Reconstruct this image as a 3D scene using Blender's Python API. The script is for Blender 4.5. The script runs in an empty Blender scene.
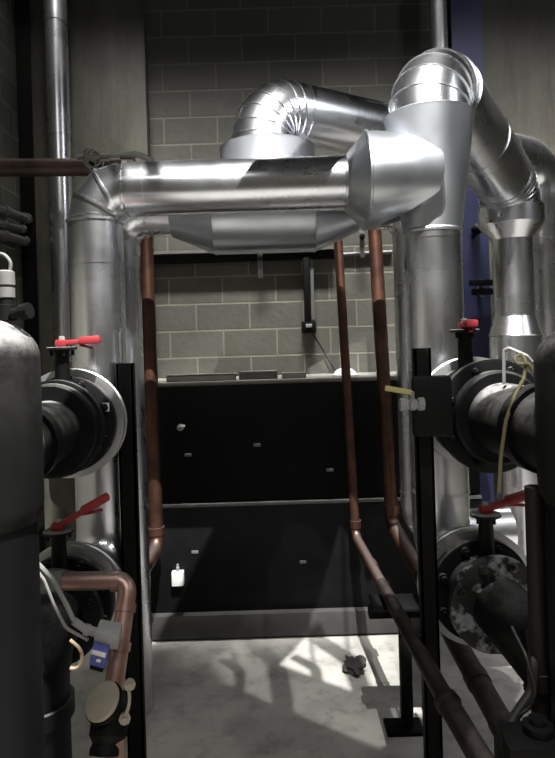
import bpy, bmesh, math, random
from mathutils import Vector, Matrix, Quaternion
random.seed(7)
C = bpy.context.scene.collection
# ------------------------------------------------------------------ survey frame
F, H, ROLL, PX, PY = 620.0, 2.1, 0.03, 277.5, 345.0
def P(x, y, d):
    """world point at depth d (metres along +Y) seen at photo position x, y"""
    u, v = x - PX, y - PY
    a = u*math.cos(ROLL) - v*math.sin(ROLL)
    b = u*math.sin(ROLL) + v*math.cos(ROLL)
    return Vector((a*d/F, d, H - b*d/F))
V = Vector
# ------------------------------------------------------------------ materials
def new_mat(name):
    m = bpy.data.materials.new(name); m.use_nodes = True
    nt = m.node_tree
    return m, nt, nt.nodes['Principled BSDF']
def srgb(r, g, b):
    f = lambda c: (c/255/12.92 if c/255 <= .04045 else ((c/255+.055)/1.055)**2.4)
    return (f(r), f(g), f(b), 1)
def noise(nt, scale, detail=4, vec=None, rough=.55):
    n = nt.nodes.new('ShaderNodeTexNoise'); n.inputs['Scale'].default_value = scale
    n.inputs['Detail'].default_value = detail; n.inputs['Roughness'].default_value = rough
    if vec is not None: nt.links.new(vec, n.inputs['Vector'])
    return n.outputs['Fac']
def objco(nt, scale=(1,1,1)):
    t = nt.nodes.new('ShaderNodeTexCoord'); mp = nt.nodes.new('ShaderNodeMapping')
    mp.inputs['Scale'].default_value = scale
    nt.links.new(t.outputs['Object'], mp.inputs['Vector']); return mp.outputs['Vector']
def ramp(nt, fac, stops):
    r = nt.nodes.new('ShaderNodeValToRGB'); nt.links.new(fac, r.inputs['Fac'])
    e = r.color_ramp.elements
    while len(e) < len(stops): e.new(.5)
    for k, (p, c) in enumerate(stops):
        e[k].position = p; e[k].color = c if hasattr(c, '__len__') else (c, c, c, 1)
    return r.outputs['Color']
def mix(nt, fac, a, b, mode='MIX'):
    m = nt.nodes.new('ShaderNodeMix'); m.data_type = 'RGBA'; m.blend_type = mode
    for sock, v in ((m.inputs[0], fac), (m.inputs[6], a), (m.inputs[7], b)):
        if isinstance(v, bpy.types.NodeSocket): nt.links.new(v, sock)
        else: sock.default_value = v
    return m.outputs[2]
def bump(nt, b, fac, strength=.2, dist=.01):
    n = nt.nodes.new('ShaderNodeBump'); n.inputs['Strength'].default_value = strength
    n.inputs['Distance'].default_value = dist
    nt.links.new(fac, n.inputs['Height']); nt.links.new(n.outputs['Normal'], b.inputs['Normal'])
def up_facing(nt, lo=.35, hi=.95):
    g = nt.nodes.new('ShaderNodeNewGeometry'); s = nt.nodes.new('ShaderNodeSeparateXYZ')
    nt.links.new(g.outputs['Normal'], s.inputs[0])
    m = nt.nodes.new('ShaderNodeMapRange'); m.inputs[1].default_value = lo; m.inputs[2].default_value = hi
    nt.links.new(s.outputs['Z'], m.inputs[0]); return m.outputs[0]

def alu_mat(name, col, r0, r1, scale=3):
    m, nt, b = new_mat(name)
    co = objco(nt)
    n = noise(nt, scale, 3, co)
    nt.links.new(ramp(nt, n, [(.3, tuple(c*.93 for c in col)+(1,)), (.7, col+(1,))]), b.inputs['Base Color'])
    nt.links.new(ramp(nt, n, [(.3, r1), (.7, r0)]), b.inputs['Roughness'])
    b.inputs['Metallic'].default_value = 1
    return m
M = {}
M['alu'] = alu_mat('aluminium_jacket', (.70,.71,.74), .22, .32)
M['alu2'] = alu_mat('aluminium_dull', (.42,.44,.47), .28, .40)
M['satin'] = alu_mat('aluminium_satin', (.56,.58,.62), .40, .50)
M['alu3'] = alu_mat('aluminium_aged', (.42,.42,.42), .36, .52)

def paint(name, col, rough=.45, dust=None, dustcol=(.16,.155,.145,1), spec=.4, var=.5):
    m, nt, b = new_mat(name)
    co = objco(nt)
    n = noise(nt, 7, 5, co)
    c = mix(nt, n, tuple(x*(1-var) for x in col)+(1,), tuple(x*(1+var*.6) for x in col)+(1,))
    if dust:
        u = up_facing(nt, *dust)
        n2 = ramp(nt, noise(nt, 11, 6, co, .7), [(.36, 0.1), (.6, 1.0)])
        mm = nt.nodes.new('ShaderNodeMath'); mm.operation = 'MULTIPLY'
        nt.links.new(u, mm.inputs[0]); nt.links.new(n2, mm.inputs[1])
        c = mix(nt, mm.outputs[0], c, dustcol)
    nt.links.new(c, b.inputs['Base Color'])
    b.inputs['Roughness'].default_value = rough; b.inputs['Specular IOR Level'].default_value = spec
    bump(nt, b, noise(nt, 30, 4, co), .12, .004)
    return m
M['black'] = paint('black_pipe_paint', (.003,.003,.0035), .5, (.3,1.0), (.10,.098,.095,1), .13)
M['blackdustlit'] = paint('black_dust_lit_paint', (.005,.005,.005), .5, (0,.9), (.21,.207,.2,1), .15)  # real dust on top; tone widened down the sides as painted light
M['blackflat'] = paint('black_steel', (.003,.003,.003), .6, None, spec=.12)
M['casing'] = paint('casing_black', (.0018,.0018,.002), .5, None, spec=.1, var=.8)
M['casing2'] = paint('casing_dark_grey', (.006,.006,.0068), .5, None, spec=.15, var=.9)
M['ledge'] = paint('dusty_ledge', (.12,.117,.105), .8, None)
M['rust'] = paint('rusty_dark_pipe', (.018,.010,.008), .6, (.55,1.0), (.06,.05,.045,1), .2)
M['red'] = paint('red_lever_paint', (.24,.022,.028), .5, None, spec=.25, var=.35)
M['yellow'] = paint('yellow_sleeve', (.42,.37,.14), .5, None, var=.3)
M['cream'] = paint('cream_cast', (.26,.23,.18), .6, None)
M['greybox'] = paint('grey_cast_box', (.24,.24,.235), .5, None, var=.3)
M['blue'] = paint('blue_plastic', (.09,.10,.36), .4, None, var=.3)
M['white'] = paint('white_plastic', (.62,.62,.6), .5, None, var=.2)
M['cord'] = paint('grey_cord', (.2,.2,.19), .6, None)
M['blackcord'] = paint('black_cord', (.01,.01,.01), .5, None)
M['rustdark'] = paint('dark_stained_pipe', (.010,.0065,.0055), .6, (.6,1.0), (.04,.033,.03,1), .18)
M['olive'] = paint('dull_yellow_wire', (.20,.17,.08), .6, None)
M['string'] = paint('dusty_string', (.16,.15,.13), .8, None)
M['peeling'] = None
M['tan'] = paint('tan_cord', (.36,.27,.17), .7, None)
M['galv'] = paint('galvanised', (.12,.12,.115), .5, None)
M['navy'] = paint('blue_column_paint', (.010,.012,.045), .5, None, var=.6)
M['kerb'] = paint('dark_kerb', (.045,.044,.043), .8, None)
M['wood'] = paint('dusty_board', (.10,.095,.085), .85, None)
M['rag'] = paint('dark_rag', (.05,.048,.045), .9, None)
M['duct'] = paint('dark_duct', (.05,.05,.05), .6, None)

def peeling():
    m, nt, b = new_mat('peeling_black_paint'); co = objco(nt)
    n = ramp(nt, noise(nt, 9, 6, co, .62), [(.52, (.006,.006,.006,1)), (.6, (.26,.26,.27,1))])
    nt.links.new(n, b.inputs['Base Color']); b.inputs['Roughness'].default_value = .5
    return m
M['peeling'] = peeling()
def copper(name, c0, c1, metal=.75, rough=.42):
    m, nt, b = new_mat(name)
    co = objco(nt)
    n = ramp(nt, noise(nt, 5, 6, co, .65), [(.35, c0+(1,)), (.68, c1+(1,))])
    u = up_facing(nt, .45, .95)
    c = mix(nt, u, n, (.24,.19,.17,1))
    nt.links.new(c, b.inputs['Base Color'])
    b.inputs['Metallic'].default_value = metal; b.inputs['Roughness'].default_value = rough
    return m
M['copper'] = copper('tarnished_copper', (.055,.026,.019), (.13,.062,.042))
M['copperdark'] = copper('dark_copper', (.05,.035,.032), (.12,.08,.07))
M['copperbright'] = copper('worn_copper', (.26,.15,.12), (.48,.31,.26), .7, .38)

def wall_mat(name, axes, block=True):
    m, nt, b = new_mat(name)
    t = nt.nodes.new('ShaderNodeTexCoord'); s = nt.nodes.new('ShaderNodeSeparateXYZ')
    nt.links.new(t.outputs['Object'], s.inputs[0])
    cb = nt.nodes.new('ShaderNodeCombineXYZ')
    nt.links.new(s.outputs[axes[0]], cb.inputs['X']); nt.links.new(s.outputs['Z'], cb.inputs['Y'])
    n1 = noise(nt, 1.3, 6, t.outputs['Object'], .6); n2 = noise(nt, 22, 4, t.outputs['Object'])
    base = ramp(nt, n1, [(.3, srgb(74,73,66)), (.7, srgb(96,95,86))])
    # upper masonry stained and darkened: lamp falloff put into the colour, ragged edge
    shade_soot = nt.nodes.new('ShaderNodeMath'); shade_soot.operation = 'ADD'
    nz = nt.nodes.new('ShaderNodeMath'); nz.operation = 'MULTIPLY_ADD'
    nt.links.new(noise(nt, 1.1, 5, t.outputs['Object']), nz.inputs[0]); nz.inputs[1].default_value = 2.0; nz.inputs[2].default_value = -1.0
    nt.links.new(s.outputs['Z'], shade_soot.inputs[0]); nt.links.new(nz.outputs[0], shade_soot.inputs[1])
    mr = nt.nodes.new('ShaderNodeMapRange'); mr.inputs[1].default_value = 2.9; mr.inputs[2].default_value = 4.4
    nt.links.new(shade_soot.outputs[0], mr.inputs[0])
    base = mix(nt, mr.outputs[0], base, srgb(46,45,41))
    if block:
        br = nt.nodes.new('ShaderNodeTexBrick'); nt.links.new(cb.outputs[0], br.inputs['Vector'])
        br.inputs['Scale'].default_value = 1; br.inputs['Brick Width'].default_value = .448
        br.inputs['Row Height'].default_value = .224; br.inputs['Mortar Size'].default_value = .009
        br.inputs['Mortar Smooth'].default_value = .4
        br.inputs['Color1'].default_value = (.7,.7,.7,1); br.inputs['Color2'].default_value = (1,1,1,1)
        br.inputs['Mortar'].default_value = (1.7,1.7,1.6,1)
        base = mix(nt, 1.0, base, br.outputs['Color'], 'MULTIPLY')
        inv = nt.nodes.new('ShaderNodeMath'); inv.operation = 'MULTIPLY_ADD'
        nt.links.new(br.outputs['Fac'], inv.inputs[0]); inv.inputs[1].default_value = -1; 
        nt.links.new(n2, inv.inputs[2]); bump(nt, b, inv.outputs[0], .35, .01)
    else:
        st = noise(nt, 2.2, 6, objco(nt, (2.2, 1, .35)), .7)
        base = mix(nt, 1.0, base, ramp(nt, st, [(.32, (.4,.38,.34,1)), (.6, (1.05,1.03,.95,1))]), 'MULTIPLY')
        bump(nt, b, n2, .25, .008)
    nt.links.new(base, b.inputs['Base Color'])
    b.inputs['Roughness'].default_value = .85
    return m
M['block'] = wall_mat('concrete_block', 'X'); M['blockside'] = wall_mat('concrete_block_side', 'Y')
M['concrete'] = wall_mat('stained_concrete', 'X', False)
def floor_mat():
    m, nt, b = new_mat('floor_concrete')
    t = objco(nt)
    n = noise(nt, 1.7, 8, t, .62)
    c = ramp(nt, n, [(.3, srgb(128,126,122)), (.5, srgb(160,158,153)), (.72, srgb(178,176,170))])
    d = ramp(nt, noise(nt, 6, 6, t, .7), [(.28, .55), (.5, 1.0)])
    nt.links.new(mix(nt, 1.0, c, d, 'MULTIPLY'), b.inputs['Base Color'])
    nt.links.new(ramp(nt, n, [(.3, .45), (.6, .75)]), b.inputs['Roughness'])
    bump(nt, b, noise(nt, 40, 5, t), .12, .004)
    return m
M['floor'] = floor_mat()
# ------------------------------------------------------------------ geometry helpers
def frame(d):
    d = d.normalized()
    up = V((0,0,1)) if abs(d.z) < .95 else V((0,1,0))
    a = d.cross(up).normalized(); return a, a.cross(d).normalized()
def ring(bm, c, a, b, r, n):
    return [bm.verts.new(c + a*(r*math.cos(2*math.pi*k/n)) + b*(r*math.sin(2*math.pi*k/n))) for k in range(n)]
def bridge(bm, r1, r2):
    n = len(r1)
    for k in range(n): bm.faces.new((r1[k], r1[(k+1)%n], r2[(k+1)%n], r2[k]))
def lathe(bm, p0, axis, prof, n=48, cap=True):
    """prof: list of (distance along axis, radius)"""
    axis = axis.normalized(); a, b = frame(axis); prev = None
    for k, (t, r) in enumerate(prof):
        rg = ring(bm, p0 + axis*t, a, b, max(r, 1e-4), n)
        if prev: bridge(bm, prev, rg)
        elif cap: bm.faces.new(list(reversed(rg)))
        prev = rg
    if cap: bm.faces.new(prev)
    return bm
def fillet(pts, rad, seg=8):
    pts = [V(p) for p in pts]
    if not hasattr(rad, '__len__'): rad = [rad]*(len(pts)-2)
    out = [pts[0]]
    for i in range(1, len(pts)-1):
        p = pts[i]; d0 = (pts[i-1]-p); d1 = (pts[i+1]-p)
        ang = d0.angle(d1); R = rad[i-1]
        if R <= 0 or ang > 3.1: out.append(p); continue
        t = min(R/math.tan(ang/2), d0.length*.98, d1.length*.98); R = t*math.tan(ang/2)
        u0, u1 = d0.normalized(), d1.normalized()
        c = p + (u0+u1).normalized()*(R/math.sin(ang/2))
        v0 = p+u0*t-c; v1 = p+u1*t-c; tot = v0.angle(v1); ax = v0.cross(v1).normalized()
        for k in range(seg+1): out.append(c + Quaternion(ax, tot*k/seg) @ v0)
    out.append(pts[-1]); return out
def sweep(bm, path, r, n=32, cap=True):
    path = [V(p) for p in path]
    q = [path[0]]
    for p in path[1:]:
        if (p-q[-1]).length > 1e-5: q.append(p)
    path = q; m = len(path)
    rs = r if hasattr(r, '__len__') else [r]*m
    dirs = [(path[i+1]-path[i]).normalized() for i in range(m-1)]
    a, b = frame(dirs[0]); prev = None
    for i in range(m):
        if i == 0: t = dirs[0]; sc = 1
        elif i == m-1: t = dirs[-1]; sc = 1
        else:
            t = (dirs[i-1]+dirs[i]).normalized(); ax = dirs[i-1].cross(dirs[i])
        if i > 0:
            dprev = dirs[i-1]
            # project previous ring frame onto this plane along dprev => true mitre
            base = [a*math.cos(2*math.pi*k/n) + b*math.sin(2*math.pi*k/n) for k in range(n)]
            rg = []
            for w in base:
                den = dprev.dot(t); w2 = w - dprev*(w.dot(t)/den) if abs(den) > .2 else w
                rg.append(bm.verts.new(path[i] + w2*rs[i]))
            bridge(bm, prev, rg); prev = rg
            if i < m-1:
                qn = dirs[i-1].rotation_difference(dirs[i]); a = qn @ a; b = qn @ b
        else:
            prev = ring(bm, path[0], a, b, rs[0], n)
            if cap: bm.faces.new(list(reversed(prev)))
    if cap: bm.faces.new(prev)
    return bm
def band(bm, p, axis, r, w=.012, h=.004, n=48):
    axis = axis.normalized()
    lathe(bm, p - axis*w/2, axis, [(0, r-.003), (0, r+h), (w, r+h), (w, r-.003)], n, False)
def box(bm, c, size, rot=None, bev=0):
    res = bmesh.ops.create_cube(bm, size=1)
    vs = res['verts']
    mat = Matrix.Translation(V(c)) @ (rot.to_4x4() if rot is not None else Matrix()) @ Matrix.Diagonal((*size, 1))
    bmesh.ops.transform(bm, matrix=mat, verts=vs)
    if bev:
        es = list({e for v in vs for e in v.link_edges})
        bmesh.ops.bevel(bm, geom=es, offset=bev, segments=2, affect='EDGES', profile=.6)
def rotz(a): return Matrix.Rotation(a, 3, 'Z')
def axis_rot(d):   # local X along d
    return V((1,0,0)).rotation_difference(V(d).normalized()).to_matrix()
def BM(): return bmesh.new()
def obj(name, bm, mat, parent=None, label=None, sharp=28):
    if parent is not None:
        bmesh.ops.translate(bm, vec=-origin(parent), verts=bm.verts)
    bmesh.ops.recalc_face_normals(bm, faces=bm.faces)
    for f in bm.faces: f.smooth = True
    for e in bm.edges:
        if len(e.link_faces) == 2 and e.calc_face_angle(0) > math.radians(sharp): e.smooth = False
    me = bpy.data.meshes.new(name); bm.to_mesh(me); bm.free()
    me.materials.append(M[mat])
    o = bpy.data.objects.new(name, me); C.objects.link(o)
    if parent is not None: o.parent = parent
    if label: o['label'] = label
    return o
def origin(o):
    p = V((0,0,0))
    while o is not None: p += o.location; o = o.parent
    return p
def thing(name, label, cat, loc=(0,0,0), group=None):
    o = bpy.data.objects.new(name, None); C.objects.link(o); o.location = loc
    o.empty_display_size = .1
    o['label'] = label; o['category'] = cat
    if group: o['group'] = group
    return o
def tag(o, label, cat, group=None):
    o['label'] = label; o['category'] = cat
    if group: o['group'] = group
    return o
def struct(name, bm, mat):
    o = obj(name, bm, mat); o['kind'] = 'structure'; return o
X, Y, Z = V((1,0,0)), V((0,1,0)), V((0,0,1))
# ------------------------------------------------------------------ setting
WALL = 5.2
b = BM(); box(b, (1.0, 1.6, -.05), (6.5, 7.6, .1)); struct('floor', b, 'floor')
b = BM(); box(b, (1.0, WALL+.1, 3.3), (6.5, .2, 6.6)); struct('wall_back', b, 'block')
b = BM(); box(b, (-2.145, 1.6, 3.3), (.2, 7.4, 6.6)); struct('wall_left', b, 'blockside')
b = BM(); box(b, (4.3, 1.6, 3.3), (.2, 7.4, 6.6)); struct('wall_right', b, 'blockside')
b = BM(); box(b, (1.0, 1.6, 6.65), (6.7, 7.4, .1)); struct('ceiling', b, 'duct')
# concrete piers standing proud of the block wall
x0, x1 = P(33, 200, 5.08).x, P(149, 200, 5.08).x
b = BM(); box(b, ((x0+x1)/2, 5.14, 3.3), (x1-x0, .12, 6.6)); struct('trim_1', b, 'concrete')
x0 = P(486, 200, 5.1).x
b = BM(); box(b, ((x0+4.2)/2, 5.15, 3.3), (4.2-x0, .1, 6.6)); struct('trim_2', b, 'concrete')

def column(px0, px1, d, mat, label):
    a, c = P(px0, 150, d).x, P(px1, 150, d).x; w = c-a; m = (a+c)/2
    t = thing('steel_column', label, 'column', (m, d, 0))
    b = BM(); box(b, (m, d+.006, 3.29), (w, .012, 6.58)); obj('front_flange', b, mat, t)
    b = BM(); box(b, (m, d+.05, 3.29), (.02, .08, 6.58)); obj('web', b, mat, t)
    b = BM(); box(b, (m, d+.03, .008), (w*1.3, .05, .016)); obj('base_plate', b, mat, t)
    return t
column(19, 33, 5.0, 'blackflat', 'tall black steel column in the left corner beside the block side wall')
column(455, 486, 5.08, 'navy', 'tall blue painted steel column on the back wall behind the cone tee')
# ------------------------------------------------------------------ black casing under the wall
CF, CX0, CX1 = 4.5, -1.22, 1.44
cw, cm = CX1-CX0, (CX0+CX1)/2
t = thing('equipment_casing', 'long low black steel casing standing along the foot of the block wall', 'casing', (cm, 4.8, 0))
b = BM(); box(b, (cm, CF+.02, 1.40), (cw, .04, .84), bev=.006); obj('upper_panel', b, 'casing', t)
b = BM(); box(b, (cm, CF+.01, .56), (cw, .04, .78), bev=.006); obj('lower_panel', b, 'casing2', t, 'dark grey lower front panel')
b = BM(); box(b, (cm, CF-.012, .958), (cw, .03, .022), bev=.003); obj('rail', b, 'galv', t, 'thin grey joint rail')
b = BM(); box(b, (cm, CF+.33, .10), (cw+.04, .80, .17), bev=.012); obj('kerb', b, 'kerb', t, 'dark grey concrete foot')
b = BM(); box(b, (cm, CF+.34, 1.835), (cw+.03, .68, .03), bev=.006); obj('top_sheet', b, 'ledge', t, 'dusty grey top sheet')
for sx in (CX0+.02, CX1-.02):
    b = BM(); box(b, (sx, CF+.35, 1.0), (.04, .62, 1.62)); obj('side_panel', b, 'casing', t)
for px, py in ((257,445), (303,562), (188,455), (195,552), (330,470)):
    p = P(px, py, CF-.012); b = BM()
    box(b, p, (.05, .014, .022), bev=.004); obj('clip', b, 'galv', t)
p = P(181, 427, CF-.03)
t = thing('drain_cock', 'small shiny drain cock on the black casing beside the left copper riser', 'valve', p)
b = BM(); lathe(b, p+Y*.03, -Y, [(0,.014),(.04,.014),(.045,.024),(.07,.024),(.075,.01)], 20); obj('stub', b, 'greybox', t)
b = BM(); box(b, p+V((.012,-.045,.012)), (.05,.012,.016), rotz(.1), .004); obj('tap_handle', b, 'white', t)
p = P(178, 578, CF-.04)
t = thing('junction_box', 'small white junction box low on the front of the black casing', 'box', p)
b = BM(); box(b, p, (.085,.06,.10), bev=.008); obj('housing', b, 'white', t)
b = BM(); box(b, p-V((0,.033,0)), (.078,.008,.092), bev=.003); obj('cover', b, 'white', t)
b = BM(); lathe(b, p+Z*.05, Z, [(0,.012),(.03,.012),(.032,.008),(.05,.008)], 16); obj('cable_gland', b, 'greybox', t)
# things lying on the ledge
def board(px0, px1, py, d, h, ang, label):
    a, c = P(px0, py, d), P(px1, py, d); b = BM()
    m = V(((a.x+c.x)/2, d, 1.851+h/2)); L = c.x-a.x
    box(b, m, (L, .13, h), rotz(ang), .004)
    for v in b.verts: v.co += V((random.uniform(-.006,.006), random.uniform(-.006,.006), 0))
    tag(obj('board', b, 'wood'), label, 'board')
board(168, 236, 372, 4.62, .05, .015, 'long dusty grey board lying on the ledge behind the left copper riser')
board(240, 277, 370, 4.66, .06, -.02, 'short dusty board in the middle of the black casing ledge')
board(282, 305, 372, 4.64, .04, .03, 'smallest dusty board on the ledge, right of the middle one')
p = P(345, 370, 4.72); p.z = 1.851
t = thing('bowl', 'white round bowl turned upside down on the ledge behind the thin copper riser', 'bowl', p)
b = BM(); lathe(b, p, Z, [(0,.098),(.008,.098),(.012,.09),(.03,.08),(.05,.055),(.06,.02)], 32); obj('shell', b, 'white', t)
b = BM(); lathe(b, p+Z*.058, Z, [(0,.026),(.01,.026),(.011,.02)], 24); obj('foot_rim', b, 'white', t)
# ------------------------------------------------------------------ strut channel, hangers, conduit on the back wall
zc = P(260, 250, 5.12).z
a, c = P(150, 250, 5.12).x, P(335, 250, 5.12).x
t = thing('strut_channel', 'long grey strut channel fixed level across the block wall', 'channel', ((a+c)/2, 5.15, zc))
b = BM(); box(b, ((a+c)/2, 5.15, zc), (c-a, .07, .022)); obj('top_flange', b, 'galv', t)
b = BM(); box(b, ((a+c)/2, 5.16, zc-.05), (c-a, .05, .07)); obj('shadowed_web', b, 'blackflat', t)  # web coloured black for the shade under the flange
def hanger(px, py, label):
    p = P(px, py, 5.07); t = thing('pipe_hanger', label, 'bracket', p)
    b = BM(); box(b, p+Y*.06+Z*.01, (.04,.018,.24), bev=.004); obj('strap', b, 'galv', t)
    b = BM(); lathe(b, p+Y*.05+Z*.06, -Y, [(0,.024),(.02,.024),(.022,.012),(.04,.012)], 16); obj('bolt', b, 'blackflat', t)
hanger(260, 264, 'grey pipe hanger on the strut channel near the middle of the block wall')
hanger(363, 243, 'grey pipe hanger on the wall between the two right copper risers')
p0, p1 = P(316, 256, 5.185), P(392, 252, 5.185)
t = thing('conduit', 'grey wall conduit running right from the strut channel behind the copper risers', 'pipe', p0)
b = BM(); sweep(b, [p0, p1], .016, 16); obj('tube', b, 'galv', t)
b = BM(); lathe(b, p0, X, [(0,.024),(.06,.024)], 16); obj('coupling', b, 'galv', t)
p0, p1 = P(305, 256, 5.13), P(309, 322, 5.13)
t = thing('conduit', 'black vertical conduit dropping from the strut channel to a small wall switch', 'pipe', p1)
b = BM(); box(b, ((p0.x+p1.x)/2, 5.16, (p0.z+p1.z)/2), (.05,.06,p0.z-p1.z), bev=.006); obj('tube', b, 'blackflat', t)
b = BM(); box(b, ((p0.x+p1.x)/2+.045, 5.175, (p0.z+p1.z)/2+.02), (.028,.04,p0.z-p1.z)); obj('side_rib', b, 'galv', t)
p = P(309, 327, 5.12)
t = thing('wall_switch', 'small black switch box on the block wall below the vertical conduit', 'switch', p)
b = BM(); box(b, p+Y*.04, (.12,.06,.10), bev=.01); obj('housing', b, 'blackflat', t)
b = BM(); box(b, p+V((0,.004,.01)), (.05,.014,.03), bev=.004); obj('toggle', b, 'greybox', t)
b = BM(); sweep(b, fillet([p+V((.03,.04,-.05)), P(322,348,5.15), P(335,371,5.1)], .1), .008, 10)
obj('cable', b, 'blackcord', t)
# ------------------------------------------------------------------ jacketed pipework
DA = 3.2; RA = .138
XL = P(97.5, 300, DA).x; XV = XL-.055; XR = .815; ZA = 2.925; ZV = 1.765; ZW = .99
GROUP = None
# --- A: left riser, mitred elbow and front cross run
t = thing('jacketed_pipe', 'shiny aluminium jacketed riser on the left with mitred elbow and front cross pipe', 'pipe', (XL, DA, ZW))
b = BM(); sweep(b, [V((XL,DA,1.25)), V((XL,DA,ZA-.165))], RA, 56)
for z in (P(97,265,DA).z, P(97,220,DA).z+.01, 1.62, 1.95): band(b, V((XL,DA,z)), Z, RA, .008, .003)
obj('riser', b, 'alu', t)
el = fillet([V((XL,DA,ZA-.3)), V((XL,DA,ZA)), V((XL+.3,DA,ZA))], .165, 3)[1:-1]
b = BM(); sweep(b, el, RA, 56)
for i, p in enumerate(el):
    dirn = (el[min(i+1,3)]-el[max(i-1,0)]).normalized()
    if i == 0: dirn = Z
    if i == 3: dirn = X
    band(b, p, dirn, RA*(1.03 if 0<i<3 else 1.015), .011, .006)
obj('mitred_elbow', b, 'alu', t, sharp=15)
xe = P(343, 182, DA).x
b = BM(); sweep(b, [V((XL+.165,DA,ZA)), V((xe+.01,DA,ZA))], RA, 56)
for px in (146, 336): band(b, V((P(px,185,DA).x,DA,ZA)), X, RA, .01, .003)
obj('cross_pipe', b, 'alu', t)
b = BM(); lathe(b, V((xe,DA,ZA)), X, [(0,RA+.004),(.012,RA+.006),(.105,.243)], 64, False)
obj('cone', b, 'alu2', t, 'flaring cone at the right end of the cross pipe')
b = BM()
lathe(b, V((xe+.100,DA-.03,ZA)), X, [(0,.235),(0,.246),(.004,.250),(.012,.250),(.016,.244)], 64, False)
nb = 64; rows = []
def barrel_end(h):    # fish-mouth edge where the barrel meets the cone
    for (h0,x0_),(h1,x1_) in zip(FM, FM[1:]):
        if h0 <= h <= h1: return x0_+(x1_-x0_)*(h-h0)/(h1-h0)
    return FM[-1][1]
FM = [(-1.01,P(382,228,3.1).x),(-.85,P(406,218,3.1).x),(-.5,P(433,206,3.1).x),(-.1,P(437,190,3.1).x),(.35,P(436,166,3.1).x),(.75,P(414,145,3.1).x),(1.01,P(387,128,3.1).x)]
for q in range(9):
    row = []
    for k in range(nb):
        an = 2*math.pi*k/nb; h_ = math.sin(an); xs_ = xe+.11; xe_ = barrel_end(h_); f_ = min(q,6)/6
        rr = .243*(1-.08*f_**3) if q < 7 else .243*(.86 if q == 7 else .4)
        row.append(b.verts.new((xs_+(xe_-xs_)*f_, DA-.03-rr*math.cos(an), ZA+rr*h_)))
    if rows: bridge(b, rows[-1], row)
    rows.append(row)
b.faces.new(rows[-1])
obj('tee_barrel', b, 'alu2', t, 'fat dull barrel joining the right cone tee', sharp=40)
# bottom elbow of the riser toward the lower valve
b = BM(); sweep(b, fillet([V((XL,DA,1.26)), V((XL,DA,ZW)), V((XL-.03,2.9,ZW))], .2, 8), RA, 48)
obj('bottom_elbow', b, 'alu', t)
b = BM(); sweep(b, [V((XL,DA-.09,ZV)), V((XV,2.96,ZV))], .10, 48); obj('branch', b, 'alu', t)

# --- right cone tee and riser, D run to the far drop
t = thing('jacketed_pipe', 'aluminium jacketed riser on the right with big tapered cone tee', 'pipe', (XR, DA, ZW))
zt, zb = P(432,103,DA-.2).z, P(437,234,DA).z
b = BM(); lathe(b, V((XR,DA,zb)), Z, [(0,.150),(.012,.153),(.02,.150),(zt-zb-.01,.226),(zt-zb,.230),(zt-zb+.004,.226),(zt-zb+.005,.19)], 72)
obj('cone_tee', b, 'satin', t, 'tall dull cone wider at the top')
b = BM(); sweep(b, [V((XR,DA,1.25)), V((XR,DA,zb+.01))], .146, 56)
for z in (zb-.03, 1.22+.1, 1.33, 1.95): band(b, V((XR,DA,z)), Z, .146, .007, .003)
obj('riser', b, 'alu', t)
b = BM(); sweep(b, fillet([V((XR,DA,1.26)), V((XR,DA,ZW)), V((XR+.035,2.9,ZW))], .2, 6), .146, 48)
obj('bottom_elbow', b, 'alu', t, sharp=12)
b = BM(); sweep(b, [V((XR,DA-.09,ZV)), V((XR+.06,2.93,ZV))], .14, 48); obj('branch', b, 'alu', t)

RD = .2; zD0 = P(430, 70, DA).z; far = P(511, 190, 4.4); zD1 = far.z
t = thing('jacketed_pipe', 'fat aluminium jacketed pipe arching from the cone tee back to the far right drop', 'pipe', (far.x, 4.4, 0))
c0 = V((XR,DA,zD0)); c1 = V((far.x,4.4,zD1)); dd = (c1-c0).normalized()
path = fillet([V((XR,DA,zt-.02)), c0, c0+dd*.8], .22, 5)
# elbow starts inside cone, gores with seams
path = fillet([V((XR,DA,zD0-.5)), c0, c0+dd*.8], .2, 6)
el = path[1:-1]
b = BM(); sweep(b, [V((XR,DA,zt-.03))]+[q for q in el if q.z > zt-.02], RD, 64)
for i, p in enumerate(el):
    if p.z < zt: continue
    j0, j1 = max(i-1,0), min(i+1,len(el)-1)
    band(b, p, (el[j1]-el[j0]), RD*1.008, .007, .005, 56)
obj('near_elbow', b, 'alu', t, sharp=9)
fe = fillet([c1-dd*.8, c1, c1-Z*.8], .26, 7)[1:-1]
b = BM(); sweep(b, [el[-1], fe[0]], RD, 64)
L = (fe[0]-el[-1]).length
for s in (.5, .97): band(b, el[-1]+dd*L*s, dd, RD, .008, .004, 56)
obj('cross_pipe', b, 'alu', t)
b = BM(); sweep(b, fe+[fe[-1]-Z*.05], RD, 64)
for i in range(len(fe)):
    j0, j1 = max(i-1,0), min(i+1,len(fe)-1)
    band(b, fe[i], fe[j1]-fe[j0], RD*1.006, .006, .004, 56)
obj('far_elbow', b, 'alu', t, sharp=9)
fx, fy = far.x, 4.4
zz = lambda py: P(518, py, 4.4).z
b = BM(); lathe(b, V((fx,fy,zz(240))), Z, [(0,.145),(zz(226)-zz(240),.222),(zz(225)-zz(240),.226),(zz(208)-zz(240),.226),(zz(206)-zz(240),.2)], 56)
obj('collar', b, 'alu', t, 'wide collar with a conical underside')
b = BM(); lathe(b, V((fx,fy,zz(320))), Z, [(0,.142),(zz(238)-zz(320),.142)], 48); obj('narrow_drop', b, 'alu', t)
b = BM(); lathe(b, V((fx,fy,0)), Z, [(0,.178),(zz(336),.178),(zz(335),.184),(zz(333),.178),(zz(316),.143)], 56); obj('wide_drop', b, 'alu', t)

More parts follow.
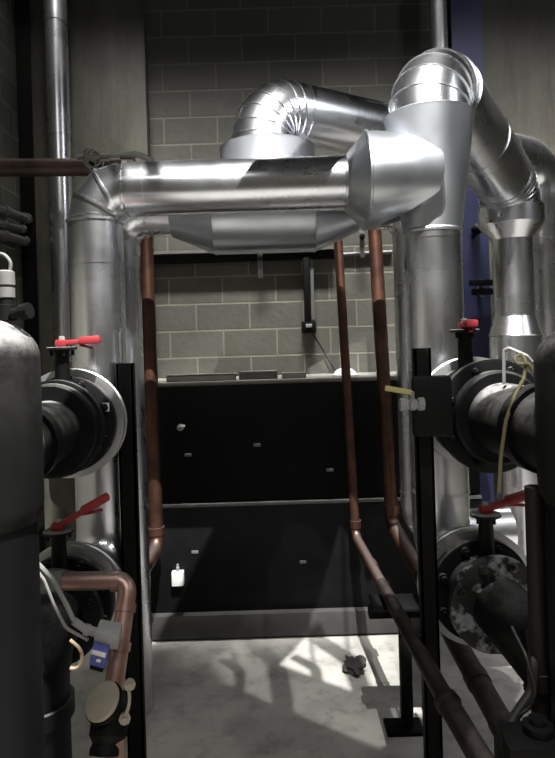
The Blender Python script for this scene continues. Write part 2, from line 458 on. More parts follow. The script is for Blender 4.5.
# --- B: rear cross run with the fat middle barrel
DB = 3.62; RB = .13; XBL = P(119, 300, DB).x; XBR = P(417, 300, DB).x; ZB = P(265, 211, DB).z
t = thing('jacketed_pipe', 'rear aluminium jacketed loop behind the front cross pipe with a fat middle barrel', 'pipe', (0, DB, 0))
for sgn, xb, nm in ((1, XBL, 'left'), (-1, XBR, 'right')):
    b = BM(); sweep(b, [V((xb,DB,0)), V((xb,DB,ZB-.16))] if sgn > 0 else fillet([V((1.32,DB,.98)), V((xb,DB,.98)), V((xb,DB,ZB-.16))], .18, 6), RB, 48)
    for z in (P(120,355,DB).z, P(120,250,DB).z, P(120,500,DB).z): band(b, V((xb,DB,z)), Z, RB, .008, .003)
    obj('riser', b, 'alu', t)
    el = fillet([V((xb,DB,ZB-.3)), V((xb,DB,ZB)), V((xb+sgn*.3,DB,ZB))], .16, 5)[1:-1]
    b = BM(); sweep(b, el, RB, 48)
    for i, p in enumerate(el):
        j0, j1 = max(i-1,0), min(i+1,len(el)-1); band(b, p, el[j1]-el[j0], RB*1.01, .006, .004)
    obj('mitred_elbow', b, 'alu', t, sharp=12)
b = BM(); sweep(b, [V((XBL+.16,DB,ZB)), V((XBR-.16,DB,ZB))], RB, 48); obj('cross_pipe', b, 'alu', t)
xs = [P(px, 225, DB).x for px in (172, 215, 314, 358)]
b = BM(); x0 = xs[0]
lathe(b, V((x0,DB,ZB)), X, [(0,RB),(0,RB+.005),(xs[1]-x0-.002,.245),(xs[1]-x0,.249),(xs[1]-x0+.01,.245),(xs[2]-x0-.01,.245),(xs[2]-x0,.249),(xs[2]-x0+.002,.245),(xs[3]-x0,RB+.005),(xs[3]-x0,RB)], 56, False)
obj('barrel', b, 'alu2', t, 'fat dull barrel with a cone at each end')
# --- C: riser from the barrel, elbow and run back to the far right
XC = P(262, 140, DB).x; RC = .178; zC = P(262, 107, DB).z
fC = P(541, 168, 4.88); c0 = V((XC,DB,zC)); c1 = V((fC.x,4.88,zC-.03)); dd = (c1-c0).normalized()
t = thing('jacketed_pipe', 'aluminium jacketed pipe rising through a round collar at top centre and running back right', 'pipe', (XC, DB, ZB))
zc = P(267, 134, DB-.27).z
b = BM(); lathe(b, V((P(267,140,DB).x,DB,ZB+.1)), Z, [(0,.278),(zc-ZB-.11,.278),(zc-ZB-.1,.282),(zc-ZB-.099,.17)], 64); obj('collar', b, 'satin', t, 'round flat-topped collar')
el = fillet([V((XC,DB,zC-.5)), c0, c0+dd*.8], .2, 6)[1:-1]
b = BM(); sweep(b, [V((XC,DB,zc-.03))]+[q for q in el if q.z > zc-.02], RC, 64)
for i, p in enumerate(el):
    if p.z < zc: continue
    j0, j1 = max(i-1,0), min(i+1,len(el)-1); band(b, p, el[j1]-el[j0], RC*1.008, .007, .005, 56)
obj('near_elbow', b, 'alu', t, sharp=9)
fe = fillet([c1-dd*.8, c1, c1-Z*.8], .24, 8)[1:-1]
b = BM(); sweep(b, [el[-1], fe[0]], RC, 56); L = (fe[0]-el[-1]).length
for s in (.03, .45, .9): band(b, el[-1]+dd*L*s, dd, RC, .008, .004, 56)
obj('cross_pipe', b, 'alu', t)
b = BM(); sweep(b, fe, RC, 56); obj('far_elbow', b, 'alu', t)
b = BM(); lathe(b, V((c1.x,c1.y,0)), Z, [(0,.13),(fe[-1].z-.25,.13),(fe[-1].z-.1,RC),(fe[-1].z+.02,RC)], 48)
for py in (298, 240): band(b, V((c1.x,c1.y,P(541,py,4.88).z)), Z, .13, .008, .004)
obj('far_drop', b, 'alu', t)
# --- thin jacketed verticals
pL = P(60, 170, 4.72)
t = thing('jacketed_pipe', 'slim aluminium jacketed pipe standing in the left corner beside the black column', 'pipe', (pL.x, 4.72, 0))
zb = P(60, 432, 4.72).z
b = BM(); lathe(b, V((pL.x,4.72,zb)), Z, [(0,.084),(6.58-zb,.084)], 40)
for py in (277, 135, 22): band(b, V((pL.x,4.72,P(60,py,4.72).z)), Z, .084, .012, .004)
obj('riser', b, 'alu', t)
b = BM(); sweep(b, fillet([V((pL.x,4.72,zb+.01)), V((pL.x,4.72,zb-.15)), V((pL.x,5.07,zb-.15))], .12), .084, 40); obj('bottom_elbow', b, 'alu', t)
pR = P(438.5, 30, 4.95)
t = thing('jacketed_pipe', 'thin aluminium pipe dropping from above behind the top right elbow', 'pipe', (pR.x, 4.95, 1.852))
b = BM(); lathe(b, V((pR.x,4.95,1.852)), Z, [(0,.09),(.02,.09),(.022,.068),(6.58-1.852,.068)], 32); obj('riser', b, 'alu', t)
b = BM(); box(b, (pR.x,5.06,3.9), (.06,.08,.04)); obj('wall_bracket', b, 'galv', t)
# ------------------------------------------------------------------ copper
def copper_pipe(label, pts, r, mat, fil=.08, couplings=(), seg=7):
    pts = [V(p) for p in pts]
    t = thing('copper_pipe', label, 'pipe', pts[-1])
    path = fillet(pts, fil, seg)
    b = BM(); sweep(b, path, r, 24); obj('tube', b, mat, t)
    for p, d, w in couplings:
        b = BM(); lathe(b, V(p)-V(d).normalized()*w/2, V(d), [(0,r),(0,r*1.22),(w,r*1.22),(w,r)], 24, False); obj('coupling', b, mat, t)
    return t
e = P(157, 548, 4.25); 
copper_pipe('copper riser in front of the black casing left, bending toward the viewer at its foot',
    [V((P(149,250,4.25).x-.02,4.25,3.1)), V((e.x,4.25,e.z)), P(131,588,3.55), P(126,612,3.2)], .047, 'copper', .1,
    [((e.x-.003,4.25,e.z+.12), Z, .05)])
e = P(356, 537, 4.25)
thinpts = [V((e.x-.07,4.25,3.05)), e, P(384,588,3.45)]
copper_pipe('thin copper riser right of centre bending toward the viewer at its foot', thinpts, .031, 'copper', .07,
    [((e.x,4.25,e.z+.09), Z, .05), (P(372,566,3.8), thinpts[2]-thinpts[1], .07)])
q0, q1 = P(446,700,2.15), P(507,803,1.72)
b = BM(); d = (q1-q0); sweep(b, [P(381,583,3.5), P(383,586,3.47), P(384,588,3.45), q0-d*.04, q0, q0+d*.06, q0+d*.08, q1], [.03,.036,.034,.034,.044,.046,.038,.038], 24)
tag(obj('rusty_pipe', b, 'rustdark'), 'dark rusty pipe carrying on the thin copper line down toward the bottom edge', 'pipe')
e = P(392, 523, 4.3)
copper_pipe('thicker copper riser beside the black right post with a pale sloping foot',
    [V((e.x-.065,4.3,3.05)), e, P(424,580,3.75)], .047, 'copper', .09, [((e.x,4.3,e.z+.1), Z, .06)])
q = [P(422,577,3.77), P(455,640,3.2), P(520,756,2.5)]
t = thing('sloping_pipe', 'fat brown pipe sloping across the lit floor under the lower right valve', 'pipe', q[2])
b = BM(); sweep(b, q, .053, 28); obj('tube', b, 'rust', t)
for s in (.35, .75):
    b = BM(); dd = q[2]-q[1]; lathe(b, q[1]+dd*s, dd, [(0,.053),(0,.058),(.07,.058),(.07,.053)], 28, False); obj('coupling', b, 'rust', t)
# upper left copper and its hose and string
p0, p1 = P(-40, 168, 4.1), P(135, 167, 4.1)
t = thing('copper_pipe', 'horizontal brown copper pipe at upper left passing before the slim aluminium pipe', 'pipe', p0)
b = BM(); sweep(b, [p0, p1], .058, 28); obj('tube', b, 'copperdark', t)
b = BM(); lathe(b, P(112,167,4.1), X, [(0,.058),(0,.066),(.07,.066),(.07,.058)], 28, False); obj('coupling', b, 'copperdark', t)
b = BM(); pts = fillet([P(78,157.5,4.07), P(138,154.5,4.07), P(151,160,4.07), P(152,172,4.07)], .04); sweep(b, pts, .02, 14)
tag(obj('hose', b, 'cord'), 'thin grey hose resting on the upper left copper pipe', 'hose')
b = BM()
for k in range(9):
    c = P(random.uniform(90,102), random.uniform(154,164), 4.04); a0 = random.uniform(0,6.28); tilt = random.uniform(-1,1)
    pts = [c+V((.034*math.cos(a0+s*.6)*(1+.2*math.sin(s)), .018*math.sin(a0+s*.9+tilt)-.02, .034*math.sin(a0+s*.6))) for s in range(12)]
    sweep(b, pts, .006, 6)
sweep(b, fillet([P(86,165,4.02), P(92,172,4.02), P(101,174,4.02), P(104,160,4.02)], .03), .006, 6)
tag(obj('string', b, 'string'), 'knotted pale string tied round the upper left copper pipe', 'string')
# ------------------------------------------------------------------ black header pipes and valves
def valve(name, label, cx, z, y0, r, hdir, hlen, tilt, xdrift=0.0, plate_h=.0, ff=.9, sdx=0.0, fm='black'):
    """flange valve on a line running along -Y from y0 (far) toward the viewer"""
    ax = V((xdrift, -1, 0)).normalized(); o = V((cx, y0, z))
    at = lambda s: o + ax*s
    t = thing(name, label, 'valve', o)
    b = BM(); lathe(b, at(0), ax, [(0,.12),(0,r),(.03,r+.006),(.036,r),(.075,r),(.082,r+.007),(.092,r+.007),(.096,r-.02),(.10,.12)], 64)
    obj('jacket_ring', b, 'alu3', t, 'aluminium jacket ring')
    b = BM(); lathe(b, at(.095), ax, [(0,r*.9),(.035,r*.9),(.04,r*.86)], 56)
    for k in range(8):
        an = 2*math.pi*(k+.5)/8; u, w = frame(ax)
        lathe(b, at(.13)+u*(r*.78*math.cos(an))+w*(r*.78*math.sin(an)), ax, [(0,.02),(.025,.02),(.026,.012),(.045,.012)], 8)
    obj('rear_flange', b, 'black', t)
    b = BM(); lathe(b, at(.13), ax, [(0,r*.64),(.03,r*.66),(.09,r*.66),(.12,r*.62)], 48)
    obj('body', b, 'black', t)
    b = BM(); lathe(b, at(.25), ax, [(0,r*ff*.92),(.004,r*ff),(.036,r*ff),(.04,r*ff*.95)], 56)
    for k in range(8):
        an = 2*math.pi*(k+.5)/8; u, w = frame(ax)
        lathe(b, at(.29)+u*(r*ff*.85*math.cos(an))+w*(r*ff*.85*math.sin(an)), ax, [(0,.018),(.022,.018),(.023,.01),(.035,.01)], 8)
    obj('front_flange', b, fm, t)
    s = at(.19) + V((sdx,0,0)); top = z + r + .10 + plate_h
    b = BM(); lathe(b, V((s.x,s.y,z+r*.5)), Z, [(0,.036),(top-z-r*.5-.02,.030),(top-z-r*.5-.004,.036)], 20)
    obj('neck', b, 'blackflat', t)
    b = BM(); lathe(b, V((s.x,s.y,top-.006)), Z, [(0,.060),(.003,.065),(.012,.065),(.014,.060)], 32)
    for k in range(4):
        an = k*math.pi/2+.5; lathe(b, V((s.x+.046*math.cos(an), s.y+.046*math.sin(an), top-.03)), Z, [(0,.008),(.03,.008)], 8)
    obj('top_plate', b, 'blackdustlit', t)
    hd = V((*hdir, 0)).normalized(); pl = V((s.x,s.y,top+.012))
    hb = V((hd.x, hd.y, tilt)).normalized(); side = hb.cross(Z).normalized(); upv = side.cross(hb)
    R = Matrix((hb, side, upv)).transposed(); R = R if R.determinant() > 0 else Matrix((hb, -side, upv)).transposed()
    b = BM(); box(b, pl+Z*.012, (.05,.05,.034), None, .01)
    box(b, pl+hb*(hlen*.5)+Z*.014, (hlen, .044, .022), R, .008)
    box(b, pl+hb*(hlen*.72)+Z*.018, (hlen*.55, .056, .034), R, .012)
    h = obj('lever', b, 'red', t, 'red lever')
    b = BM(); box(b, pl+hb*(hlen*.62)-upv*.022+Z*.012, (hlen*.36, .02, .012), R @ Matrix.Rotation(.35, 3, 'Y'), .004)
    obj('trigger', b, 'red', h)
    b = BM(); lathe(b, pl+Z*.028, Z, [(0,.014),(.014,.014),(.016,.008)], 6); obj('nut', b, 'greybox', h)
    return t
VR = .247
XV = XL-.055
vt = valve('butterfly_valve', 'upper left black butterfly valve with aluminium rim and red lever', XV, ZV, 2.97, VR, (1,.15), .17, .05, sdx=.01, ff=.86)
p = V((XV+.185, 2.97-.14, ZV+.075)); b = BM(); box(b, p, (.03,.012,.04), None, .003); obj('tag', b, 'white', vt, 'small white tag')
valve('butterfly_valve', 'lower left butterfly valve, its red lever raised above the copper elbow', XV+.01, ZW, 2.86, VR*.95, (1,.25), .24, .5, ff=.86)
valve('butterfly_valve', 'upper right black butterfly valve with red knob end-on above it', XR+.075, ZV, 2.96, VR, (.06,-1), .10, .02, .12, ff=1.0, sdx=-.075, plate_h=.025)
valve('butterfly_valve', 'lower right black butterfly valve with broad aluminium rim and red lever', XR+.04, ZW, 2.86, VR*1.02, (1,.1), .22, .25, .10, ff=.8, fm='peeling')
# black pipes leaving the valves
def dome_header(label, x, y, r, zin, ztop, yb, xb, rb=.13):
    t = thing('black_pipe', label, 'pipe', (x,y,0))
    b = BM(); lathe(b, V((x,y,0)), Z, [(0,r),(zin-.19,r)], 48); obj('drop', b, 'black', t)
    rs = r*1.14; n = 10
    prof = [(0,r),(.03,rs-.004),(.06,rs)]
    hcyl = ztop-rs*.75-(zin-.2); prof += [(hcyl*.5, rs), (hcyl,rs)]
    prof += [(hcyl+rs*.75*math.sin(k/n*math.pi/2), rs*math.cos(k/n*math.pi/2)) for k in range(1,n)] + [(hcyl+rs*.75,.004)]
    b = BM(); lathe(b, V((x,y,zin-.2)), Z, prof, 48); obj('domed_body', b, 'blackdustlit', t)
    d = V((xb,yb,zin))-V((x,y,zin)); L = d.length
    b = BM(); lathe(b, V((x,y,zin)), d, [(0,rb),(L,rb)], 48); obj('branch', b, 'blackdustlit', t)
    b = BM(); lathe(b, V((xb,yb,zin))-d.normalized()*.06, d, [(0,.13),(0,.19),(.006,.2),(.05,.2),(.056,.19)], 48); obj('flange', b, 'black', t)
    b = BM(); lathe(b, V((x,y,zin))+d*.38, d, [(0,rb),(0,rb+.018),(.07,rb+.018),(.07,rb)], 48, False)
    for k in (-1,1): box(b, V((x,y,zin))+d.normalized()*(L*.38+.035)+Z*(rb+.02)*k, (.05,.05,.03), None, .006)
    obj('coupling', b, 'black', t)
    return t
dome_header('big black upright pipe with dusty domed top at the left edge', P(-16,440,1.95).x, 1.95, .152, ZV, P(10,317,1.95).z, 2.668, XV)
dome_header('big black upright pipe with domed top at the right edge', P(594,440,1.98).x, 1.98, .15, ZV, P(590,322,1.98).z, 2.662, XR+.112, .148)
def low_elbow(label, x0, y0, x1, y1, r=.128):
    t = thing('black_pipe', label, 'pipe', (x1,y1,0))
    path = fillet([V((x0,y0,ZW)), V((x1,y1,ZW)), V((x1,y1,0))], .17, 8)
    b = BM(); sweep(b, path[:-1]+[path[-2]-Z*.05], r, 44); obj('elbow', b, 'black', t)
    b = BM(); lathe(b, V((x1,y1,0)), Z, [(0,r),(path[-2].z-.04,r)], 44); obj('drop', b, 'black', t)
    b = BM(); lathe(b, V((x1,y1,path[-2].z-.09)), Z, [(0,r),(0,r*1.13),(.06,r*1.13),(.06,r)], 44, False); obj('coupling', b, 'black', t)
low_elbow('black pipe elbow turning down below the lower left valve', XV+.01, 2.575, XV+.02, 2.34)
t = thing('black_pipe', 'black pipe slanting down to the right out of the lower right valve', 'pipe', (1.22,2.36,0))
path = fillet([V((XR+.075,2.58,ZW)), P(512,618,2.5), P(604,735,2.38), P(604,735,2.38)-Z*.58], [.16,.14], 7)
b = BM(); sweep(b, path, .122, 40); obj('tube', b, 'black', t)
b = BM(); dv = P(604,735,2.38)-P(512,618,2.5); lathe(b, P(512,618,2.5)+dv*.45, dv, [(0,.122),(0,.14),(.06,.14),(.06,.122)], 40, False); obj('coupling', b, 'black', t)
# slim brown stand pipe at right edge
p = P(537, 560, 2.2)
t = thing('stand_pipe', 'slim dark brown stand pipe just before the right edge', 'pipe', (p.x,2.12,0))
x_ = P(537,560,2.12).x
b = BM(); lathe(b, V((x_,2.12,0)), Z, [(0,.034),(1.59,.034)], 20); obj('tube', b, 'rustdark', t)
b = BM(); lathe(b, V((x_,2.12,.9)), Z, [(0,.034),(0,.042),(.06,.042),(.06,.034)], 20, False); obj('coupling', b, 'rustdark', t)
# dusty pipe stub between upper right valve and header: yellow wire, bent rod, ball valve
lug = P(432, 406, 2.54)
t = thing('ball_valve', 'small drain ball valve with yellow lever on the black plate of the upper right valve', 'valve', lug)
b = BM(); box(b, lug, (.165,.04,.25), None, .019); obj('mounting_plate', b, 'blackflat', t, 'black rounded plate')
q = P(412, 404, 2.46)
b = BM(); lathe(b, q+Y*.06, -Y, [(0,.016),(.03,.016),(.032,.024),(.08,.024),(.082,.016),(.1,.016)], 16)
lathe(b, q+V((-.05,-.01,.0)), X, [(0,.026),(.03,.026),(.032,.018),(.07,.018),(.072,.026),(.095,.026)], 8); obj('body', b, 'greybox', t)
b = BM(); lathe(b, q+V((0,-.005,0)), Z, [(0,.010),(.05,.010)], 12); obj('stem', b, 'greybox', t)
a0, a1 = q+V((.0,-.005,.045)), P(385, 388, 2.44)
b = BM(); dv = a1-a0; box(b, (a0+a1)/2, (dv.length,.022,.011), axis_rot(dv), .004); obj('lever', b, 'yellow', t, 'yellow sleeved lever')
w = [P(499,492,2.24), P(501,455,2.2), P(506,420,2.22), P(515,395,2.25), P(524,378,2.3), P(526,360,2.32), P(521,354,2.34)]
b = BM(); sweep(b, fillet(w, .05, 4), .007, 8); sweep(b, fillet([P(521,354,2.34), P(514,358,2.32), P(518,366,2.3), P(528,362,2.3), P(532,370,2.3)], .02, 4), .007, 8)
tag(obj('wire', b, 'olive'), 'yellowish wire looped over the dusty pipe beside the upper right valve', 'wire')
w = [P(504,384,2.45), P(504,350,2.45), P(509,348,2.44), P(527,356,2.4), P(532,362,2.4)]
b = BM(); sweep(b, fillet(w, .012, 4), .007, 8)
tag(obj('bent_rod', b, 'galv'), 'thin bent grey rod standing on the dusty right pipe', 'rod')
# air vent on the left dome
c = P(10, 312, 2.0); c.y = 1.97
t = thing('air_vent', 'grey air vent valve with looped wire on the left domed pipe', 'valve', c)
s = 1.97/F
b = BM(); lathe(b, V((c.x,c.y,c.z-.03)), Z, [(0,.034),(.05,.034),(.052,.026),(.07,.026)], 20); obj('base', b, 'blackflat', t)
b = BM(); lathe(b, V((c.x,c.y,c.z+.04)), Z, [(0,.024),(.004,.029),(.035,.029),(.036,.024),(.042,.024),(.044,.03),(.085,.03),(.09,.022)], 20); obj('body', b, 'galv', t)
b = BM(); sweep(b, fillet([P(9,279,1.97), P(11,262,1.97), P(3,253,1.97), P(-8,255,1.97), P(-12,275,1.97)], .03), .006, 8); obj('loop', b, 'galv', t)
b = BM(); lathe(b, V((c.x+.03,c.y-.02,c.z-.01)), V((1,-.2,.15)), [(0,.018),(.03,.018),(.032,.026),(.06,.026)], 12); obj('side_plug', b, 'blackflat', t)
# left wall conduits
for (a, e, r, lab) in (((-25,198,4.0), (31,219,5.0), .034, 'top one of the grey pipes clamped along the left side wall'),
                    ((-25,216,4.05), (25,229,4.9), .026, 'middle one of the grey pipes clamped along the left side wall'),
                    ((-25,225,4.0), (28,241,4.95), .03, 'lowest one of the grey pipes clamped along the left side wall')):
    A, E = P(*a), P(*e); A.x = E.x = -1.985
    t = thing('wall_pipe', lab, 'pipe', E)
    b = BM(); sweep(b, [A, E], r, 18); obj('tube', b, 'galv', t)
    for s_ in (.55, .93):
        m_ = A+(E-A)*s_; b = BM(); lathe(b, m_, E-A, [(0,r),(0,r*1.35),(.06,r*1.35),(.06,r)], 18, False); obj('coupling', b, 'galv', t)
    m_ = A+(E-A)*.7; b = BM(); box(b, (-2.02, m_.y, m_.z), (.06,.03,.05), None, .004); obj('clip', b, 'galv', t)
# ------------------------------------------------------------------ stands
def post(px, d, py_top, w, dep, label, xoff=0):
    c = P(px, 480, d); zt = P(px, py_top, d).z
    t = thing('support_post', label, 'post', (c.x, d, 0))
    b = BM(); box(b, (c.x, d-dep/2+.005, zt/2), (w,.01,zt)); obj('web', b, 'blackflat', t)
    for s_ in (-1,1):
        b = BM(); box(b, (c.x+s_*(w/2-.005), d, zt/2), (.01,dep,zt)); obj('flange', b, 'blackflat', t)
    b = BM(); box(b, (c.x, d, .007), (w*1.7, dep*1.7, .014)); obj('base_plate', b, 'blackflat', t)
post(129, 3.085, 363, .082, .05, 'black steel channel post standing before the left aluminium riser')
post(425, 2.6, 348, .07, .05, 'tall black steel channel post standing left of the right hand valves')
c = P(406, 680, 3.36); SY = 3.36; zt = .672
t = thing('pipe_stand', 'low black pipe stand with crossbar left of the right post', 'stand', (c.x,SY,0))
b = BM(); box(b, (c.x,SY,zt/2-.03), (.062,.05,zt-.06), None, .003); obj('upright', b, 'blackflat', t)
xa, xb_ = P(368,598,SY).x, P(420,598,SY).x
b = BM(); box(b, ((xa+xb_)/2,SY,zt-.03), (xb_-xa,.06,.06), None, .004); obj('crossbar', b, 'blackflat', t)
b = BM(); box(b, ((xa+xb_)/2,SY,zt+.012), ((xb_-xa)*.9,.2,.018), None, .003); obj('saddle_plate', b, 'casing2', t)
b = BM(); box(b, (c.x-.02,SY,.01), (.2,.14,.02), None, .003); obj('base_plate', b, 'blackflat', t)
# ------------------------------------------------------------------ lower left copper with strainer, switch box
A, B_, D_ = P(28,582,2.42), P(129,580,2.42), P(112,700,2.22)
E_ = P(116,775,2.15)
t = thing('copper_pipe', 'worn copper pipe at lower left turning down through an elbow to a strainer', 'pipe', E_)
path = fillet([A, B_, D_, E_], [.05, .1], 7)
b = BM(); sweep(b, path, .035, 28); obj('tube', b, 'copperbright', t)
dn = (D_-B_).normalized()
b = BM(); lathe(b, P(38,582,2.42), X, [(0,.036),(0,.044),(.05,.044),(.052,.04),(.10,.04),(.1,.036)], 24, False); obj('union', b, 'galv', t, 'grey union fitting')
for p, d in ((P(112,581,2.42), X), (B_+dn*.085, dn), (B_+dn*.22, dn)):
    b = BM(); lathe(b, p, d, [(0,.035),(0,.041),(.03,.041),(.03,.035)], 24, False); obj('coupling', b, 'copperbright', t)
sc = P(108, 705, 2.2)
t = thing('strainer', 'brown cast strainer with cream round cap on the lower left copper pipe', 'valve', sc)
axd = V((-.35,-.62,.72)).normalized()
b = BM(); lathe(b, P(110,722,2.21)-dn*.10, dn, [(0,.045),(.01,.052),(.03,.05),(.05,.066),(.14,.066),(.165,.05),(.18,.056),(.2,.056),(.202,.04)], 32); obj('body', b, 'blackflat', t)
b = BM(); lathe(b, sc-axd*.05, axd, [(0,.06),(.06,.066),(.07,.072),(.082,.072)], 36); obj('bonnet', b, 'blackflat', t)
b = BM(); lathe(b, sc+axd*.033, axd, [(0,.066),(.006,.068),(.014,.062),(.018,.045),(.019,.004)], 36); obj('cap', b, 'cream', t, 'cream round cap')
l1, l2 = P(128,686,2.14), P(123,720,2.14)
b = BM(); sweep(b, fillet([l1, P(131,702,2.13), l2], .1, 6), .006, 8); obj('tie_rod', b, 'cream', t)
for l in (l1, l2):
    b = BM(); lathe(b, l+V((0,.03,0)), V((.2,-1,.1)), [(0,.012),(.02,.012),(.02,.02),(.035,.02),(.036,.01),(.045,.01)], 8); obj('lug', b, 'cream', t)
g = P(109, 633, 2.22)
R = Matrix.Rotation(.22,3,'Y') @ Matrix.Rotation(.5,3,'X')
t = thing('switch_box', 'grey cast switch box with flat lid clipped to the lower left copper pipe', 'box', g)
b = BM(); box(b, g, (.082,.05,.07), R, .006); obj('housing', b, 'greybox', t)
b = BM(); box(b, g+R@V((0,-.028,0)), (.088,.008,.076), R, .003); obj('lid', b, 'greybox', t)
b = BM(); lathe(b, g+R@V((-.04,0,-.01)), R@V((-1,0,.1)), [(0,.016),(.03,.016),(.032,.02),(.05,.02)], 12); obj('gland', b, 'greybox', t)
g2 = P(99, 656, 2.2)
R2 = Matrix.Rotation(.3,3,'Y') @ Matrix.Rotation(.45,3,'X')
t = thing('sensor', 'blue plastic sensor with white label below the grey switch box', 'sensor', g2)
b = BM(); box(b, g2+Y*.01, (.058,.04,.085), R2, .006); obj('housing', b, 'blue', t)
b = BM(); box(b, g2+R2@V((0,-.014,.032)), (.052,.006,.02), R2, .002); obj('label_strip', b, 'white', t, 'white strip')
b = BM(); box(b, g2+R2@V((.004,-.014,-.004)), (.016,.006,.014), R2, .002); obj('button', b, 'white', t, 'small white square')
b = BM(); box(b, g2+R2@V((.0,.005,-.055)), (.05,.03,.03), R2, .004); obj('base', b, 'blackflat', t)
for pts, r, mat, lab in (
    ([P(37,563,2.2), P(52,578,2.2), P(66,604,2.2), P(74,621,2.2), P(92,634,2.22)], .009, 'cord', 'pale grey cable hanging from the left black pipe to the switch box'),
    ([P(35,568,2.18), P(44,580,2.18), P(54,605,2.18), P(66,628,2.2), P(88,640,2.22)], .006, 'cord', 'thin pale cable hanging nearest the left black pipe'),
    ([P(70,640,2.12), P(80,648,2.12), P(84,660,2.12), P(76,670,2.12), P(70,668,2.12)], .006, 'tan', 'short tan cord curling out beside the blue sensor')):
    b = BM(); sweep(b, fillet(pts, .06, 5), r, 8)
    if lab.startswith('pale'): 
        dd = pts[4]-pts[3]; lathe(b, pts[3], dd, [(0,.009),(0,.014),(dd.length*.7,.014),(dd.length*.7,.009)], 10, False)
    tag(obj('cable', b, mat), lab, 'cable')
# ------------------------------------------------------------------ bottom right casing, cables, bracket, debris
c = P(530, 775, 2.05)
t = thing('pump_casing', 'black pump casing just inside the bottom right corner', 'pump', (c.x, 2.05, 0))
zt = .84; c.x = .765
b = BM(); box(b, (c.x,1.98,zt/2), (.19,.16,zt), None, .03); obj('body', b, 'blackflat', t)
b = BM(); lathe(b, V((c.x+.03,1.98,zt-.005)), Z, [(0,.05),(.03,.05),(.034,.03),(.05,.03)], 8); obj('plug', b, 'blackflat', t)
b = BM(); box(b, (c.x-.095,1.98,zt-.01), (.02,.06,.12), Matrix.Rotation(-.3,3,'Y'), .005); obj('lug', b, 'blackflat', t)
b = BM(); sweep(b, fillet([P(530,632,2.22), P(535,660,2.1), P(533,690,2.08), P(516,715,2.06), P(503,738,2.04), P(500,760,2.0)], .08, 5), .017, 12)
tag(obj('cable', b, 'blackcord'), 'thick black cable drooping to the pump casing at bottom right', 'cable')
b = BM(); sweep(b, fillet([P(512,627,2.2), P(526,655,2.1), P(536,690,2.05), P(531,708,2.05), P(520,714,2.05)], .06, 5), .006, 8)
tag(obj('cable', b, 'blackcord'), 'thin dark wire looping beside the thick black cable at bottom right', 'cable')
p = P(483, 285, 4.95)
t = thing('wall_bracket', 'black wall bracket across the foot of the blue column', 'bracket', p)
b = BM(); box(b, p+V((0,.02,.02)), (.2,.05,.045), None, .004); box(b, p+V((.04,.06,-.05)), (.22,.05,.05), None, .004); obj('arms', b, 'blackflat', t)
b = BM(); box(b, p+V((.0,.08,-.02)), (.03,.06,.14), None, .004); obj('clamp', b, 'galv', t)
p = P(477, 229, 5.03)
b = BM(); lathe(b, p+Y*.05, -Y, [(0,.03),(.02,.04),(.06,.045),(.09,.03),(.1,.012)], 20)
tag(obj('knob', b, 'blackflat'), 'small black round knob fixed on the blue column', 'knob')
# rag on the floor
p = P(355, 672, 3.98); p.z = 0
b = BM(); bmesh.ops.create_icosphere(b, subdivisions=3, radius=1)
for v in b.verts:
    n = v.co.normalized(); k = 1+.35*math.sin(5*n.x+2*n.y)*math.cos(4*n.y+1)+.2*math.sin(9*n.z+6*n.x)
    v.co = V((p.x+n.x*.065*k, p.y+n.y*.085*k, max(0.0, .025+n.z*.045*k)))
tag(obj('rag', b, 'rag', sharp=60), 'crumpled dark rag lying on the lit concrete floor', 'rag')
p = P(524, 684, 3.0); p = P(522, 684, H*F/(684-345+7)); b = BM()
lathe(b, V((p.x,p.y,0)), Z, [(0,.028),(.012,.03),(.035,.018),(.04,.004)], 7); tag(obj('stone', b, 'white'), 'small white stone chip on the floor at right', 'stone')
# ------------------------------------------------------------------ lamps, added fill lights and the overhead services they shine past
L1 = V((0.30, 1.0, 5.9))
def over(px, py, z, L=L1):
    """where something at height z must hang to shade the floor seen at px, py"""
    u, v = px-PX, py-PY; bb = u*math.sin(ROLL)+v*math.cos(ROLL); q = P(px, py, H*F/bb); q.z = 0
    return L + (q-L)*((L.z-z)/L.z)
def slab_duct(label, c, d, w, L0, L1_, z, h=.3):
    d = d.normalized(); a = c + d*L0; e = c + d*L1_; m = (a+e)/2; m.z = z+h/2
    t = thing('air_duct', label, 'duct', m)
    R = rotz(math.atan2(d.y, d.x))
    b = BM(); box(b, m, ((e-a).length, w, h), R, .01); obj('casing', b, 'duct', t)
    for s_ in (-.35, .35):
        b = BM(); q = m + d*(e-a).length*s_; box(b, (q.x,q.y,(z+h+6.6)/2), (.02,.02,6.6-z-h)); obj('hanger_rod', b, 'galv', t)
ZD = 3.7
k = [over(*q, ZD) for q in ((211,638),(153,687),(309,635),(259,688),(364,731))]
d1 = (k[2]-k[3]); n1 = V((d1.y,-d1.x,0)).normalized(); w1 = abs((k[3]-k[1]).dot(n1))
slab_duct('grey air duct overhead running back', k[3]-n1*w1/2 if (k[1]-k[3]).dot(n1) < 0 else k[3]+n1*w1/2, d1, w1, -.5, .75, ZD)
d2 = (k[4]-k[3]); n2 = V((-d2.y,d2.x,0)).normalized()
if n2.y > 0: n2 = -n2
slab_duct('wide grey air duct overhead running across', k[3]+n2*.30, d2, .6, -.1, .75, ZD)
for pts, r, lab in (([(294,657),(315,668),(327,735),(334,790)], .014, 'thin overhead pipe'), ([(314,637),(350,660),(366,700),(384,790)], .024, 'thick overhead pipe')):
    q = [over(*p_, 3.7) for p_ in pts]
    t = thing('overhead_pipe', lab + ' bending above the floor', 'pipe', q[0])
    b = BM(); sweep(b, fillet(q, .03), r, 16); obj('tube', b, 'copperdark', t)
    b = BM(); box(b, (q[1].x,q[1].y,(3.7+6.6)/2), (.008,.008,2.9)); obj('hanger_rod', b, 'galv', t)
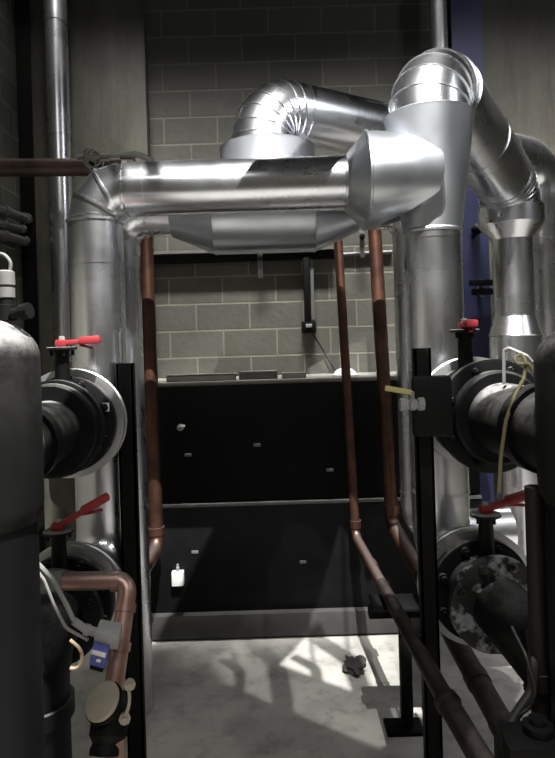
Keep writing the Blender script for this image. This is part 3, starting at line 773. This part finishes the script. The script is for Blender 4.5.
def spot(name, loc, target, power, size, angle=150, blend=.6, col=(1,.97,.92)):
    l = bpy.data.lights.new(name, 'SPOT'); l.energy = power; l.shadow_soft_size = size
    l.spot_size = math.radians(angle); l.spot_blend = blend; l.color = col
    o = bpy.data.objects.new(name, l); C.objects.link(o); o.location = loc
    o.rotation_euler = (V(target)-V(loc)).to_track_quat('-Z','Y').to_euler(); return o
def area(name, loc, target, power, sx, sy, col=(1,1,1)):
    l = bpy.data.lights.new(name, 'AREA'); l.energy = power; l.shape = 'RECTANGLE'; l.size = sx; l.size_y = sy; l.color = col
    o = bpy.data.objects.new(name, l); C.objects.link(o); o.location = loc
    o.rotation_euler = (V(target)-V(loc)).to_track_quat('-Z','Y').to_euler(); return o
spot('high_bay_lamp', L1, (0.3, 2.2, 0), 4600, .012, 78, .35, (1,.98,.95))
spot('high_bay_lamp', L1+V((.29,0,0)), (0.6, 2.2, 0), 750, .012, 78, .35, (1,.98,.95))
wl = area('wall_fill', (.75, 4.25, 6.3), (.75, 5.15, 2.3), 80, 4.4, .15, (1,.98,.95)); wl.data.spread = math.radians(30)  # added light evening out the shadowed block wall
b = BM(); box(b, (1.0, -2.3, 3.3), (6.5, .2, 6.6)); struct('wall_front', b, 'block')
area('front_wall_fill', (.6, -1.0, 5.6), (.6, -2.3, 2.0), 150, 3.0, .4, (1,.98,.95))  # added light so the front wall gives the metal a grey reflection
spot('corner_fill', (-1.2, 3.5, 5.9), (-2.1, 4.95, 2.8), 90, .1, 60, .6, (1,.98,.92))  # added spot lifting the dark left wall corner
area('right_lamp', (3.7, 1.6, 5.0), (0.6, 3.6, 2.0), 34, .35, 1.4, (.94,.97,1))
area('left_fill', (-.7, -.6, 5.4), (0, 3.6, 2.2), 15, 1.2, .3, (1,.98,.95))  # weak light added for reflections on the metal jackets
w = bpy.data.worlds.new('World'); bpy.context.scene.world = w; w.use_nodes = True
w.node_tree.nodes['Background'].inputs[0].default_value = (.55,.6,.7,1)
w.node_tree.nodes['Background'].inputs[1].default_value = .06
# ------------------------------------------------------------------ camera
cam = bpy.data.cameras.new('Camera'); co = bpy.data.objects.new('Camera', cam); C.objects.link(co)
cam.sensor_width = 36; cam.lens = F/758*36; cam.shift_y = -(379-PY)/758
cam.clip_start = .05
co.location = (0,0,H)
co.rotation_mode = 'QUATERNION'
base = Matrix.Rotation(math.pi/2, 3, 'X')
co.rotation_quaternion = (base @ Matrix.Rotation(-ROLL, 3, 'Z')).to_quaternion()
bpy.context.scene.camera = co
vs = bpy.context.scene.view_settings
vs.view_transform = 'Standard'; vs.look = 'None'; vs.exposure = 0

GROUPS = {'butterfly_valve': 'butterfly valves on the pipe branches', 'support_post': 'black channel posts before the risers', 'board': 'boards lying on the ledge',
 'jacketed_pipe': 'aluminium jacketed pipes', 'copper_pipe': 'copper pipes', 'black_pipe': 'black pipes from the valves', 'cable': 'loose cables', 'wall_pipe': 'grey pipes on the left wall',
 'conduit': 'conduits on the block wall', 'pipe_hanger': 'hangers on the strut channel', 'steel_column': 'steel columns at the back wall'}
for o in bpy.data.objects:
    if o.parent is None and 'label' in o and o.name.split('.')[0] in GROUPS: o['group'] = GROUPS[o.name.split('.')[0]]
